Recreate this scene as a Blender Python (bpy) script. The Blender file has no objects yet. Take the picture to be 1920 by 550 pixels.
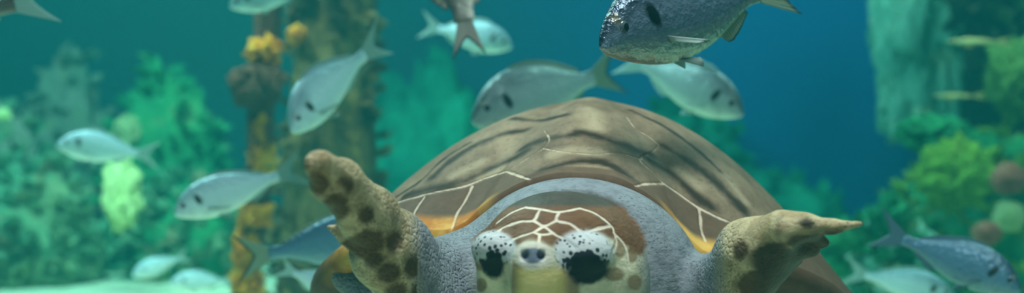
import bpy, bmesh, math, random
import numpy as np
from mathutils import Vector, Matrix, noise
from mathutils.bvhtree import BVHTree

C = bpy.context.scene.collection
CAMZ = 0.60            # camera height above the sand
FPX = 2400.0           # focal length in pixels of the 1920 x 550 frame
random.seed(7)
rng = np.random.default_rng(7)

def at(px, py, Y):
    return Vector(((px - 960) / FPX * Y, Y, CAMZ + (275 - py) / FPX * Y))

def lin(r, g, b):
    f = lambda c: (c / 255 / 12.92) if c / 255 <= 0.04045 else ((c / 255 + 0.055) / 1.055) ** 2.4
    return (f(r), f(g), f(b), 1.0)

# ------------------------------------------------------------------ objects
def tag(o, label=None, cat=None, group=None, kind=None):
    if label: o['label'] = label
    if cat: o['category'] = cat
    if group: o['group'] = group
    if kind: o['kind'] = kind
    return o

def empty(name, loc):
    o = bpy.data.objects.new(name, None)
    o.empty_display_size = 0.05
    C.objects.link(o)
    o.location = loc
    return o

def mesh_obj(name, verts, faces, mat=None, parent=None, smooth=True, origin=(0, 0, 0)):
    v = np.asarray(verts, dtype=float) - np.asarray(origin, dtype=float)
    me = bpy.data.meshes.new(name)
    me.from_pydata(v.tolist(), [], [tuple(f) for f in faces])
    me.update()
    if smooth:
        me.polygons.foreach_set('use_smooth', [True] * len(me.polygons))
    if mat: me.materials.append(mat)
    o = bpy.data.objects.new(name, me)
    C.objects.link(o)
    if parent is not None:
        o.parent = parent
    else:
        o.location = origin
    return o

def add_attr(o, name, vals):
    vals = np.asarray(vals, dtype=np.float32)
    if vals.ndim == 1:
        a = o.data.attributes.new(name, 'FLOAT', 'POINT')
        a.data.foreach_set('value', vals)
    else:
        a = o.data.attributes.new(name, 'FLOAT_COLOR', 'POINT')
        if vals.shape[1] == 3:
            vals = np.hstack([vals, np.ones((len(vals), 1), np.float32)])
        a.data.foreach_set('color', vals.ravel())

# ------------------------------------------------------------------ node helper
class NT:
    def __init__(s, name):
        s.m = bpy.data.materials.new(name); s.m.use_nodes = True
        s.t = s.m.node_tree; s.t.nodes.clear()
        s.out = s.t.nodes.new('ShaderNodeOutputMaterial')
    def n(s, typ, ins=None, **kw):
        nd = s.t.nodes.new('ShaderNode' + typ)
        for k, v in kw.items(): setattr(nd, k, v)
        for k, v in (ins or {}).items():
            sock = nd.inputs[k]
            if isinstance(v, bpy.types.NodeSocket): s.t.links.new(v, sock)
            else: sock.default_value = v
        return nd
    def attr(s, name): return s.n('Attribute', attribute_name=name)
    def coord(s): return s.n('TexCoord').outputs['Object']
    def mix(s, f, a, b, bt='MIX'):
        nd = s.n('Mix', data_type='RGBA', blend_type=bt)
        for i, v in ((0, f), (6, a), (7, b)):
            if isinstance(v, bpy.types.NodeSocket): s.t.links.new(v, nd.inputs[i])
            else: nd.inputs[i].default_value = v
        return nd.outputs[2]
    def math(s, op, a, b=0.0, c=0.0, clamp=False):
        nd = s.n('Math', operation=op, use_clamp=clamp)
        for i, v in enumerate((a, b, c)):
            if isinstance(v, bpy.types.NodeSocket): s.t.links.new(v, nd.inputs[i])
            else: nd.inputs[i].default_value = v
        return nd.outputs[0]
    def step(s, v, lo, hi):
        nd = s.n('MapRange', {'Value': v, 'From Min': lo, 'From Max': hi}, interpolation_type='SMOOTHSTEP')
        return nd.outputs[0]
    def noise(s, scale, detail=3.0, rough=0.55, vec=None, out='Fac'):
        ins = {'Scale': scale, 'Detail': detail, 'Roughness': rough}
        if vec is not None: ins['Vector'] = vec
        return s.n('TexNoise', ins).outputs[out]
    def vor(s, scale, feature='F1', vec=None, out='Distance', rnd=1.0):
        ins = {'Scale': scale, 'Randomness': rnd}
        if vec is not None: ins['Vector'] = vec
        return s.n('TexVoronoi', ins, feature=feature).outputs[out]
    def mapping(s, vec, scale=(1, 1, 1), rot=(0, 0, 0)):
        return s.n('Mapping', {'Vector': vec, 'Scale': scale, 'Rotation': rot}).outputs[0]
    def ramp(s, f, stops):
        nd = s.n('ValToRGB', {'Fac': f})
        e = nd.color_ramp.elements
        while len(e) > 1: e.remove(e[-1])
        e[0].position, e[0].color = stops[0]
        for p, c in stops[1:]:
            q = e.new(p); q.color = c
        return nd.outputs[0]
    def bump(s, h, strength, dist, normal=None):
        ins = {'Height': h, 'Strength': strength, 'Distance': dist}
        if normal is not None: ins['Normal'] = normal
        return s.n('Bump', ins).outputs[0]
    def done(s, color, rough=0.6, normal=None, **extra):
        ins = {'Base Color': color, 'Roughness': rough}
        if normal is not None: ins['Normal'] = normal
        ins.update({k.replace('_', ' '): v for k, v in extra.items()})
        b = s.n('BsdfPrincipled', ins)
        s.t.links.new(b.outputs[0], s.out.inputs[0])
        return s.m

# ------------------------------------------------------------------ world, water, camera, light
sc = bpy.context.scene
sc.view_settings.view_transform = 'Standard'
sc.view_settings.look = 'None'
sc.view_settings.gamma = 1.0
sc.view_settings.exposure = 0.0
sc.view_settings.use_curve_mapping = False
sc.cycles.use_denoising = True
sc.cycles.volume_bounces = 2
sc.cycles.max_bounces = 6
sc.cycles.diffuse_bounces = 2
sc.cycles.glossy_bounces = 2
sc.cycles.caustics_reflective = False
sc.cycles.caustics_refractive = False

cam = bpy.data.cameras.new('camera'); co = bpy.data.objects.new('camera', cam); C.objects.link(co)
co.location = (0, 0, CAMZ); co.rotation_euler = (math.pi / 2, 0, 0)
cam.sensor_width = 36.0; cam.lens = 45.0
cam.clip_start = 0.02; cam.clip_end = 60
cam.dof.use_dof = True; cam.dof.focus_distance = 1.62; cam.dof.aperture_fstop = 2.6
sc.camera = co

w = bpy.data.worlds.new('world'); sc.world = w; w.use_nodes = True
wt = w.node_tree
bg = wt.nodes['Background']
# bright water surface overhead, dimmer teal water to the sides
tc = wt.nodes.new('ShaderNodeTexCoord'); sx = wt.nodes.new('ShaderNodeSeparateXYZ')
wt.links.new(tc.outputs['Generated'], sx.inputs[0])
rp = wt.nodes.new('ShaderNodeValToRGB')
e = rp.color_ramp.elements
e[0].position = 0.0; e[0].color = (0.010, 0.075, 0.085, 1)
e[1].position = 1.0; e[1].color = (0.46, 0.64, 0.76, 1)
q = e.new(0.45); q.color = (0.030, 0.16, 0.19, 1)
mr = wt.nodes.new('ShaderNodeMapRange'); mr.inputs[1].default_value = -1; mr.inputs[2].default_value = 1
wt.links.new(sx.outputs[2], mr.inputs[0]); wt.links.new(mr.outputs[0], rp.inputs[0])
wt.links.new(rp.outputs[0], bg.inputs[0]); bg.inputs[1].default_value = WORLD = 0.24

def lamp(name, typ, loc, target, energy, color, **kw):
    l = bpy.data.lights.new(name, typ); l.energy = energy; l.color = color
    for k, v in kw.items(): setattr(l, k, v)
    o = bpy.data.objects.new(name, l); C.objects.link(o); o.location = loc
    d = Vector(target) - Vector(loc)
    o.rotation_euler = d.to_track_quat('-Z', 'Y').to_euler()
    return o

lamp('overhead_lamp', 'AREA', (0.1, 1.25, 2.5), (0.1, 1.85, 0.4), 20, (1.0, 0.80, 0.73), shape='RECTANGLE', size=0.9, size_y=0.6, spread=math.radians(70))
lamp('overhead_lamp', 'SPOT', (-0.75, 3.7, 2.9), (-0.80, 4.4, 0.6), 330, (1.0, 0.62, 0.36), spot_size=math.radians(46), spot_blend=1.0, shadow_soft_size=0.25)  # extra warm spot, added to bring out the orange of the sponges
lamp('overhead_lamp', 'AREA', (-1.5, 3.9, 2.9), (-1.4, 5.2, 0.0), 260, (0.92, 1.0, 0.88), shape='RECTANGLE', size=1.6, size_y=1.0)
lamp('overhead_lamp', 'AREA', (2.0, 4.0, 2.9), (2.1, 4.6, 0.0), 110, (0.92, 1.0, 0.82), shape='RECTANGLE', size=1.0, size_y=1.0)
lamp('overhead_lamp', 'SPOT', (-0.1, 5.9, 2.6), (-0.30, 6.9, 0.5), 60, (0.15, 1.0, 0.65), spot_size=math.radians(50), spot_blend=1.0, shadow_soft_size=0.3)

lamp('fill_lamp', 'AREA', (0.15, 0.35, 0.15), (0.08, 1.5, 0.5), 2.6, (1.0, 0.92, 0.84), shape='RECTANGLE', size=0.5, size_y=0.3)  # unseen fill added low in front to brighten the turtle's beak
# water body
def box(name, lo, hi, mat, **kw):
    v = [(x, y, z) for x in (lo[0], hi[0]) for y in (lo[1], hi[1]) for z in (lo[2], hi[2])]
    f = [(0, 1, 3, 2), (4, 6, 7, 5), (0, 4, 5, 1), (2, 3, 7, 6), (0, 2, 6, 4), (1, 5, 7, 3)]
    return mesh_obj(name, v, f, mat, smooth=False, **kw)

t = NT('sea_water')
sca = t.n('VolumeScatter', {'Color': (0.05, 0.88, 1.0, 1), 'Density': 0.021, 'Anisotropy': 0.2})
ab = t.n('VolumeAbsorption', {'Color': (0.0, 0.72, 0.76, 1), 'Density': 0.17})
ad = t.n('AddShader'); t.t.links.new(sca.outputs[0], ad.inputs[0]); t.t.links.new(ab.outputs[0], ad.inputs[1])
t.t.links.new(ad.outputs[0], t.out.inputs['Volume'])
water = box('water', (-7, -1.2, -0.3), (7, 9.5, 3.2), t.m)
tag(water, kind='structure')

# ------------------------------------------------------------------ setting
t = NT('wall_water_tint')
c = t.coord()
n1 = t.math('ADD', t.n('SeparateXYZ', {0: c}).outputs[0], t.math('MULTIPLY', t.noise(0.5, 2, 0.5, c), 1.5))
col = t.mix(t.step(n1, -0.4, 2.6), lin(4, 66, 70), lin(4, 100, 172))  # greener and bluer light of the water put into the wall colour
M_wall = t.done(col, 0.8)
wall = box('wall_back', (-6.5, 7.6, -0.2), (6.5, 7.8, 3.1), M_wall); tag(wall, kind='structure')

t = NT('pale_sand')
c = t.coord()
col = t.mix(t.noise(3, 5, 0.6, c), lin(196, 206, 170), lin(228, 226, 196))
h = t.noise(14, 4, 0.6, c)
M_sand = t.done(col, 0.9, t.bump(h, 0.5, 0.02))
gx, gy = np.linspace(-6.3, 6.3, 140), np.linspace(-1.0, 7.65, 100)
gv = [(x, y, 0.03 * noise.noise((x * 0.9, y * 0.9, 0)) + 0.012 * noise.noise((x * 4, y * 4, 3)) - 0.02) for y in gy for x in gx]
gf = [(j * 140 + i, j * 140 + i + 1, (j + 1) * 140 + i + 1, (j + 1) * 140 + i) for j in range(99) for i in range(139)]
tag(mesh_obj('floor', gv, gf, M_sand), kind='structure')

# ------------------------------------------------------------------ numpy helpers
def sd_polyline(P, pts):
    """distance of points P (n,3) to a polyline"""
    d = np.full(len(P), 1e9)
    pts = [np.asarray(p, float) for p in pts]
    for a, b in zip(pts[:-1], pts[1:]):
        ab_ = b - a; L = max(ab_ @ ab_, 1e-12)
        h_ = np.clip(((P - a) @ ab_) / L, 0, 1)
        d = np.minimum(d, np.linalg.norm(P - a - h_[:, None] * ab_, axis=1))
    return d

def densify(pts, n=8):
    """Catmull-Rom through 2-d points"""
    p = [np.asarray(q, float) for q in pts]
    if len(p) < 3: return [tuple(p[0] + (p[-1] - p[0]) * k / n) for k in range(n + 1)]
    q = [2 * p[0] - p[1]] + p + [2 * p[-1] - p[-2]]
    out = []
    for i in range(1, len(q) - 2):
        for k in range(n):
            s = k / n
            out.append(0.5 * ((2 * q[i]) + (-q[i - 1] + q[i + 1]) * s + (2 * q[i - 1] - 5 * q[i] + 4 * q[i + 1] - q[i + 2]) * s * s
                              + (-q[i - 1] + 3 * q[i] - 3 * q[i + 1] + q[i + 2]) * s ** 3))
    out.append(p[-1])
    return [tuple(o) for o in out]

def smooth_interp(x, xp, fp, passes=2):
    """shape-preserving cubic (Fritsch-Carlson) through the table"""
    xp = np.asarray(xp, float); fp = np.asarray(fp, float)
    h = np.diff(xp); dl = np.diff(fp) / h
    m = np.zeros(len(xp)); m[0], m[-1] = dl[0], dl[-1]
    for i in range(1, len(xp) - 1):
        if dl[i - 1] * dl[i] > 0:
            w1, w2 = 2 * h[i] + h[i - 1], h[i] + 2 * h[i - 1]
            m[i] = (w1 + w2) / (w1 / dl[i - 1] + w2 / dl[i])
    k = np.clip(np.searchsorted(xp, x) - 1, 0, len(h) - 1)
    s = np.clip((x - xp[k]) / h[k], 0, 1)
    return ((1 + 2 * s) * (1 - s) ** 2 * fp[k] + s * (1 - s) ** 2 * h[k] * m[k]
            + s * s * (3 - 2 * s) * fp[k + 1] + s * s * (s - 1) * h[k] * m[k + 1])

def surface_nets(F, xs, ys, zs):
    ins = F < 0
    nx, ny, nz = F.shape
    cnt = np.zeros((nx - 1, ny - 1, nz - 1), np.uint8)
    for dx in (0, 1):
        for dy in (0, 1):
            for dz in (0, 1):
                cnt += ins[dx:nx - 1 + dx, dy:ny - 1 + dy, dz:nz - 1 + dz]
    act = np.argwhere((cnt > 0) & (cnt < 8))
    idx = np.full(cnt.shape, -1, np.int64); idx[tuple(act.T)] = np.arange(len(act))
    I, J, K = act.T
    acc = np.zeros((len(act), 3)); num = np.zeros(len(act))
    corners = [(a, b, c_) for a in (0, 1) for b in (0, 1) for c_ in (0, 1)]
    val = {c_: F[I + c_[0], J + c_[1], K + c_[2]] for c_ in corners}
    pos = lambda c_: np.stack([xs[I + c_[0]], ys[J + c_[1]], zs[K + c_[2]]], 1)
    for ca in corners:
        for ax in range(3):
            if ca[ax]: continue
            cb = tuple(1 if i == ax else ca[i] for i in range(3))
            fa, fb = val[ca], val[cb]
            m = (fa < 0) != (fb < 0)
            s = np.where(m, fa / np.where(m, fa - fb, 1), 0)[:, None]
            p = pos(ca) * (1 - s) + pos(cb) * s
            acc[m] += p[m]; num[m] += 1
    V = acc / num[:, None]
    quads = []
    for ax in range(3):
        sl0 = [slice(1, -1)] * 3; sl1 = [slice(1, -1)] * 3
        sl0[ax] = slice(0, -1); sl1[ax] = slice(1, None)
        a, b = ins[tuple(sl0)], ins[tuple(sl1)]
        e_ = np.argwhere(a != b)
        flip = a[tuple(e_.T)]
        off = [1, 1, 1]; off[ax] = 0
        g = e_ + off
        o1, o2 = [(1, 2), (2, 0), (0, 1)][ax]
        def cell(d1, d2):
            q_ = g.copy(); q_[:, o1] -= d1; q_[:, o2] -= d2
            return idx[tuple(q_.T)]
        qd = np.stack([cell(1, 1), cell(0, 1), cell(0, 0), cell(1, 0)], 1)
        qd[~flip] = qd[~flip][:, ::-1]
        quads.append(qd)
    Q = np.concatenate(quads)
    return V, Q[(Q >= 0).all(1)]

# ------------------------------------------------------------------ sea turtle
ROOT = np.array(at(1085, 500, 2.0)); ROOT[2] = 0.2
turtle = empty('sea_turtle', ROOT)
tag(turtle, 'large brown sea turtle swimming straight at the viewer with raised front flippers', 'turtle')

def bvh_of(V, Q): return BVHTree.FromPolygons([tuple(v) for v in V], [tuple(f) for f in Q])
def cast(bvh, pts, near=0):
    out = []
    for p in pts:
        d = (at(p[0], p[1], 1.0) - Vector((0, 0, CAMZ))).normalized()
        hit = bvh.ray_cast(Vector((0, 0, CAMZ)), d)
        if hit[0] is not None: out.append(np.array(hit[0]))
    return out

# --- carapace
ACX, ACY = at(1108, 190, 2.06).x, 2.06
ZAP = at(1108, 190, 2.06).z
YAW = math.radians(7)
NT_, NR_ = 1000, 170
th = np.linspace(0, 2 * math.pi, NT_, endpoint=False)       # 0 = viewer's right, 3pi/2 = front
ct, st_ = np.cos(th), np.sin(th)
Lb, Lf = 0.66, 0.385
Wl, Wr = 0.445, 0.415
ex = np.where(ct > 0, Wr, Wl) * np.sign(ct) * np.abs(ct) ** 0.92
ey = np.where(st_ > 0, Lb, Lf) * np.sign(st_) * np.abs(st_) ** 0.92
taper = np.where(st_ > 0, 1 - 0.30 * st_ ** 2, 1.0)
ex *= taper
wob = 1 + 0.006 * np.cos(th * 26) * np.clip(0.4 + 0.6 * st_, 0, 1)
ex *= wob; ey *= wob
rx_ = ACX + ex * math.cos(YAW) - ey * math.sin(-YAW)
ry_ = ACY + ex * math.sin(-YAW) + ey * math.cos(YAW)
rpx = 960 + FPX * rx_ / ry_
tb = np.array([(540, 575), (575, 560), (590, 525), (605, 505), (640, 478), (700, 452), (750, 443), (830, 446), (870, 432), (905, 400), (990, 352), (1060, 338),
               (1140, 343), (1210, 375), (1260, 420), (1290, 458), (1330, 489), (1390, 496), (1470, 508), (1560, 545), (1600, 575), (1640, 580)], float)
rpy = smooth_interp(rpx, tb[:, 0], tb[:, 1])
zr = CAMZ + (275 - rpy) / FPX * ry_
zrear = CAMZ - 0.245 + 0.04 * np.clip(st_, 0, 1) ** 3
bl = np.clip((st_ + 0.10) / 0.35, 0, 1); bl = bl * bl * (3 - 2 * bl)
zr = zr * (1 - bl) + zrear * bl
rs = np.concatenate([np.linspace(0.008, 0.9, NR_ - 30), np.linspace(0.9, 1.0, 31)[1:]])
CV, CA = [], []
keel = np.zeros(NT_)
for r in rs:
    prof = 1 - r * r
    # slight upward flare of the marginals at the rim
    flare = 0.010 * max(0, (r - 0.86) / 0.14) ** 2
    x = ACX + (rx_ - ACX) * r; y = ACY + (ry_ - ACY) * r
    lx = (x - ACX) * math.cos(YAW) + (y - ACY) * math.sin(-YAW)      # distance off the keel
    z = zr + (ZAP - zr) * prof + flare - 0.012 * (1 - np.exp(-(lx / 0.10) ** 2)) * prof * 0 + 0.006 * np.exp(-(lx / 0.03) ** 2) * prof
    CV.append(np.stack([x, y, z], 1)); CA.append(np.full(NT_, r))
for rr, dz in ((1.004, -0.006), (1.0, -0.016), (0.975, -0.026), (0.93, -0.030), (0.8, -0.034), (0.6, -0.055), (0.3, -0.075)):
    x = ACX + (rx_ - ACX) * rr; y = ACY + (ry_ - ACY) * rr
    zz = zr + dz
    if rr < 0.9:
        zz = np.minimum(zz, CAMZ - 0.14 + 0 * zz) if rr < 0.7 else zz
    CV.append(np.stack([x, y, zz], 1)); CA.append(np.full(NT_, 2 - rr))
nring = len(CV)
CV = np.concatenate(CV); CA = np.concatenate(CA)
CF = []
for i in range(nring - 1):
    for j in range(NT_):
        k = (j + 1) % NT_
        CF.append((i * NT_ + j, (i + 1) * NT_ + j, (i + 1) * NT_ + k, i * NT_ + k))
CF.append(tuple(range(NT_)))
CF.append(tuple(reversed(range((nring - 1) * NT_, nring * NT_))))
shell_bvh = bvh_of(CV, CF)

seams = [
    [(660, 408), (720, 388), (800, 365), (870, 350), (912, 334), (950, 322)],
    [(950, 322), (975, 331), (1003, 341), (1030, 352)],
    [(950, 322), (985, 300), (1018, 279), (1030, 262), (1020, 245)],
    [(1018, 279), (1060, 286), (1110, 290), (1160, 288), (1205, 300)],
    [(886, 350), (872, 378), (858, 400), (848, 428)],
    [(797, 369), (780, 394), (770, 420), (766, 440)],
    [(1150, 352), (1180, 353), (1210, 346), (1245, 345)],
    [(1245, 345), (1222, 322), (1200, 300), (1225, 285), (1236, 272)],
    [(1236, 272), (1215, 256), (1190, 240), (1175, 220)],
    [(1245, 345), (1275, 366), (1310, 390), (1350, 410), (1390, 424), (1440, 432), (1480, 440)],
    [(1310, 390), (1313, 408), (1315, 432), (1322, 452)],
    [(1386, 424), (1396, 440), (1408, 458), (1415, 480)],
]
Sd = np.full(len(CV), 1.0)
for s_ in seams:
    pts = cast(shell_bvh, densify(s_))
    if len(pts) > 1: Sd = np.minimum(Sd, sd_polyline(CV, pts) + (0.0012 if min(p[1] for p in s_) < 312 else 0))
# seams on the half of the shell that faces away
top = CA < 1
for k in range(0, 11):
    a = math.radians(4 + k * 17.2)
    j = int(a / (2 * math.pi) * NT_) % NT_
    pts = [CV[i * NT_ + j] for i in range(60, NR_ - 18, 6)]
    Sd = np.minimum(Sd, sd_polyline(CV, pts))
fan = []
for k in range(26):
    a = math.radians(-2 + k * 7.4)
    j = int(a / (2 * math.pi) * NT_) % NT_
    fan.append([CV[i * NT_ + j] for i in range(34 + (k * 17) % 22, 92 + (k * 29) % 26, 4)])
streaks = [
    [(812, 332), (847, 300), (891, 272), (943, 252), (985, 244)],
    [(760, 368), (800, 356), (869, 340), (943, 307), (985, 284)],
    [(978, 280), (1004, 267), (1066, 254), (1092, 249), (1112, 253)],
    [(1109, 253), (1153, 267), (1196, 282), (1222, 292)],
    [(1245, 274), (1297, 307), (1340, 341), (1384, 384), (1400, 405)],
    [(1000, 331), (1030, 316), (1066, 306), (1109, 303), (1153, 314), (1186, 338)],
    [(1214, 298), (1262, 328), (1306, 368), (1340, 392)],
    [(740, 372), (790, 338), (830, 300), (880, 268)],
    [(1180, 206), (1250, 240), (1310, 284), (1370, 340)],
    [(960, 222), (1010, 226), (1060, 216)],
]
Kd = np.full(len(CV), 1.0)
for n_, s_ in enumerate(streaks):
    pts = cast(shell_bvh, densify(s_))
    if len(pts) > 1:
        wd = (1.0, 1.0, 0.9, 0.9, 0.9, 1.0, 1.0, 1.6, 1.8, 1.3)[n_]
        Kd = np.minimum(Kd, sd_polyline(CV, pts) * wd)

Pd = np.full(len(CV), 1.0)  # pale patches; those on the keel paint in its highlights
for s_, wd in (([(1104, 205), (1112, 222), (1116, 238)], 1.0), ([(1040, 288), (1080, 282), (1120, 284)], 1.3), ([(850, 330), (900, 306)], 1.6), ([(900, 336), (940, 316)], 1.8), ([(1270, 318), (1310, 350)], 1.6), ([(1360, 330), (1400, 380)], 2.0)):
    pts = cast(shell_bvh, densify(s_))
    if len(pts) > 1: Pd = np.minimum(Pd, sd_polyline(CV, pts) * wd)
def sm(x, a, b):
    s = np.clip((x - a) / (b - a), 0, 1); return s * s * (3 - 2 * s)
def poly_sd(px, py, poly):
    """signed distance to a polygon, negative inside"""
    p = np.asarray(poly, float); n_ = len(p)
    d = np.full(len(px), 1e9); inside = np.zeros(len(px), bool)
    for i in range(n_):
        a, b = p[i], p[(i + 1) % n_]
        ab_ = b - a
        h_ = np.clip(((px - a[0]) * ab_[0] + (py - a[1]) * ab_[1]) / (ab_ @ ab_), 0, 1)
        d = np.minimum(d, np.hypot(px - a[0] - ab_[0] * h_, py - a[1] - ab_[1] * h_))
        c1 = (a[1] > py) != (b[1] > py)
        with np.errstate(divide='ignore', invalid='ignore'):
            xi = a[0] + (py - a[1]) / (b[1] - a[1]) * ab_[0]
        inside ^= c1 & (px < xi)
    return np.where(inside, -d, d)
cpx = 960 + FPX * CV[:, 0] / CV[:, 1]; cpy = 275 - FPX * (CV[:, 2] - CAMZ) / CV[:, 1]
Mg = np.minimum(poly_sd(cpx, cpy, [(560, 470), (600, 430), (660, 408), (720, 388), (800, 365), (870, 350), (912, 334), (950, 322), (975, 331), (1003, 341), (1030, 352), (1000, 480), (560, 600)]),
                poly_sd(cpx, cpy, [(1150, 352), (1180, 353), (1210, 346), (1245, 345), (1275, 366), (1310, 390), (1350, 410), (1390, 424), (1440, 432), (1500, 445), (1560, 490), (1640, 600), (1150, 560)]))
Mg = np.where(CV[:, 1] < 2.15, Mg * 1.8 / FPX, 1.0)
Rq = np.abs(rpx - 1085) * 1.0
Yw = np.tile(np.clip((Rq - 150) / 60, 0, 1) * (st_ < 0.25) * np.clip((rpx - 600) / 60, 0, 1) * np.clip((1470 - rpx) / 60, 0, 1), nring)
for pts in fan: Kd = np.minimum(Kd, sd_polyline(CV, pts) * 1.5)
t = NT('carapace_horn')
c = t.coord()
sd = t.attr('seam').outputs['Fac']; kd = t.attr('streak').outputs['Fac']; rr = t.attr('rad').outputs['Fac']
wn = t.noise(22, 4, 0.6, c)
base = t.ramp(t.noise(9, 5, 0.65, t.mapping(c, (1.4, 0.8, 1))), [(0.30, lin(78, 62, 48)), (0.5, lin(110, 92, 74)), (0.68, lin(134, 116, 94))])
kw = t.math('ADD', kd, t.math('MULTIPLY', t.math('SUBTRACT', wn, 0.5), 0.034))
base = t.mix(t.math('SUBTRACT', 1.0, t.step(kw, 0.0, 0.017)), base, lin(40, 29, 21))
pd = t.attr('palep').outputs['Fac']
base = t.mix(t.math('MULTIPLY', t.math('SUBTRACT', 1.0, t.step(t.math('ADD', pd, t.math('MULTIPLY', t.math('SUBTRACT', wn, 0.5), 0.03)), 0.0, 0.028)), 0.5), base, lin(164, 148, 122))
fleck = t.step(t.noise(150, 3, 0.7, c), 0.56, 0.70)
base = t.mix(t.math('MULTIPLY', fleck, 0.55), base, lin(58, 46, 36))
# marginal scutes: brown, horn-yellow on their outer edge
brown = t.mix(t.noise(60, 4, 0.7, c), lin(56, 40, 31), lin(98, 76, 60))
rn = t.math('ADD', rr, t.math('MULTIPLY', t.math('SUBTRACT', t.noise(11, 3, 0.5, c), 0.5), 0.05))
mgd = t.math('SUBTRACT', 1.0, t.step(t.attr('marginal').outputs['Fac'], -0.003, 0.003))
base = t.mix(t.math('MULTIPLY', t.math('MAXIMUM', mgd, t.step(rr, 0.93, 0.95)), 0.85), base, brown)
yel = t.mix(t.step(t.noise(18, 3, 0.6, c), 0.40, 0.62), lin(196, 154, 78), lin(158, 98, 36))
base = t.mix(t.math('MULTIPLY', t.step(rn, 0.925, 0.965), t.attr('yellow').outputs['Fac']), base, yel)
sdn = t.math('ADD', sd, t.math('MULTIPLY', t.math('SUBTRACT', t.noise(70, 2, 0.5, c), 0.5), 0.004))
line = t.math('SUBTRACT', 1.0, t.step(sdn, 0.0006, 0.0030))
base = t.mix(t.math('MULTIPLY', line, 0.68), base, lin(200, 182, 162))
hgt = t.math('ADD', t.math('MULTIPLY', t.step(sd, 0.0, 0.006), 0.6), t.math('MULTIPLY', t.noise(90, 4, 0.6, c), 0.25))
M_shell = t.done(base, 0.62, t.bump(hgt, 0.6, 0.004), Specular_IOR_Level=0.08)
shell = mesh_obj('carapace', CV, CF, M_shell, turtle, origin=ROOT)
add_attr(shell, 'seam', Sd); add_attr(shell, 'streak', Kd); add_attr(shell, 'rad', CA); add_attr(shell, 'palep', Pd); add_attr(shell, 'marginal', Mg); add_attr(shell, 'yellow', Yw)

# --- body: one continuous skin grown from a distance field
def ax_(lo, hi, flo, fhi, fine, coarse):
    a = np.arange(lo, flo, coarse); b = np.arange(flo, fhi, fine); c_ = np.arange(fhi, hi + coarse, coarse)
    return np.concatenate([a, b, c_]).astype(np.float32)
FINE, COARSE = 0.0019, 0.0042
xs = ax_(-0.38, 0.66, -0.075, 0.185, FINE, COARSE)
ys = ax_(1.05, 2.82, 1.36, 1.62, FINE, COARSE * 1.4)
zs = ax_(CAMZ - 0.46, CAMZ + 0.02, CAMZ - 0.20, CAMZ - 0.03, FINE, COARSE)
F = np.full((len(xs), len(ys), len(zs)), 1.0, np.float32)
def region(lo, hi):
    i = [slice(max(0, np.searchsorted(a, l) - 1), np.searchsorted(a, h_) + 1) for a, l, h_ in zip((xs, ys, zs), lo, hi)]
    X, Y, Z = xs[i[0]][:, None, None], ys[i[1]][None, :, None], zs[i[2]][None, None, :]
    return tuple(i), X, Y, Z
def sunion(i, d, k):
    f = F[i]
    h_ = np.clip(0.5 + 0.5 * (f - d) / k, 0, 1)
    F[i] = f * (1 - h_) + d * h_ - k * h_ * (1 - h_)
def ssub(i, d, k):
    f = F[i]
    h_ = np.clip(0.5 - 0.5 * (f + d) / k, 0, 1)
    F[i] = f * (1 - h_) - d * h_ + k * h_ * (1 - h_)
def ell_d(cen, rad, rot, pad):
    rm = max(rad) + pad
    cen = np.array(cen)
    i, X, Y, Z = region(cen - rm, cen + rm)
    x, y, z = X - cen[0], Y - cen[1], Z - cen[2]
    if rot is not None:
        R = np.array(rot)
        x, y, z = (R[0][k_] * 0 for k_ in range(3)) if False else (R[0, 0] * x + R[1, 0] * y + R[2, 0] * z,
                                                                   R[0, 1] * x + R[1, 1] * y + R[2, 1] * z,
                                                                   R[0, 2] * x + R[1, 2] * y + R[2, 2] * z)
    k0 = np.sqrt((x / rad[0]) ** 2 + (y / rad[1]) ** 2 + (z / rad[2]) ** 2)
    k1 = np.sqrt((x / rad[0] ** 2) ** 2 + (y / rad[1] ** 2) ** 2 + (z / rad[2] ** 2) ** 2)
    return i, k0 * (k0 - 1) / np.maximum(k1, 1e-5)
def ell(cen, rad, k=0.02, rot=None):
    i, d = ell_d(cen, rad, rot, 0.06); sunion(i, d.astype(np.float32), k)
def ell_cut(cen, rad, k=0.006, rot=None):
    i, d = ell_d(cen, rad, rot, 0.03); ssub(i, d.astype(np.float32), k)
def cap(a, b, ra, rb, k=0.02, flat=1.0, fdir=None):
    """tapered capsule; flat < 1 stretches it along fdir (a blade)"""
    a, b = np.array(a), np.array(b)
    rm = max(ra, rb) / flat + 0.05
    i, X, Y, Z = region(np.minimum(a, b) - rm, np.maximum(a, b) + rm)
    if fdir is None: fdir = np.array((0, 1, 0.))
    fd = np.array(fdir, float); fd /= np.linalg.norm(fd)
    ab_ = b - a
    al = ab_ - fd * (ab_ @ fd) * (1 - flat)
    px_, py_, pz_ = X - a[0], Y - a[1], Z - a[2]
    dt = (px_ * fd[0] + py_ * fd[1] + pz_ * fd[2]) * (1 - flat)
    px_, py_, pz_ = px_ - fd[0] * dt, py_ - fd[1] * dt, pz_ - fd[2] * dt
    L = al @ al
    h_ = np.clip((px_ * al[0] + py_ * al[1] + pz_ * al[2]) / L, 0, 1)
    d = np.sqrt((px_ - al[0] * h_) ** 2 + (py_ - al[1] * h_) ** 2 + (pz_ - al[2] * h_) ** 2) - (ra + (rb - ra) * h_)
    sunion(i, d.astype(np.float32), k)
A = lambda px, py, Y: np.array(at(px, py, Y))
def R3(yaw=0, pitch=0, roll=0):
    return Matrix.Rotation(math.radians(yaw), 3, 'Z') @ Matrix.Rotation(math.radians(pitch), 3, 'X') @ Matrix.Rotation(math.radians(roll), 3, 'Y')

# trunk and plastron below the shell
ell((ACX + 0.01, 2.18, CAMZ - 0.225), (0.36, 0.52, 0.150), 0.02)
ell((ACX - 0.02, 1.86, CAMZ - 0.235), (0.26, 0.16, 0.120), 0.04)
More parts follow.
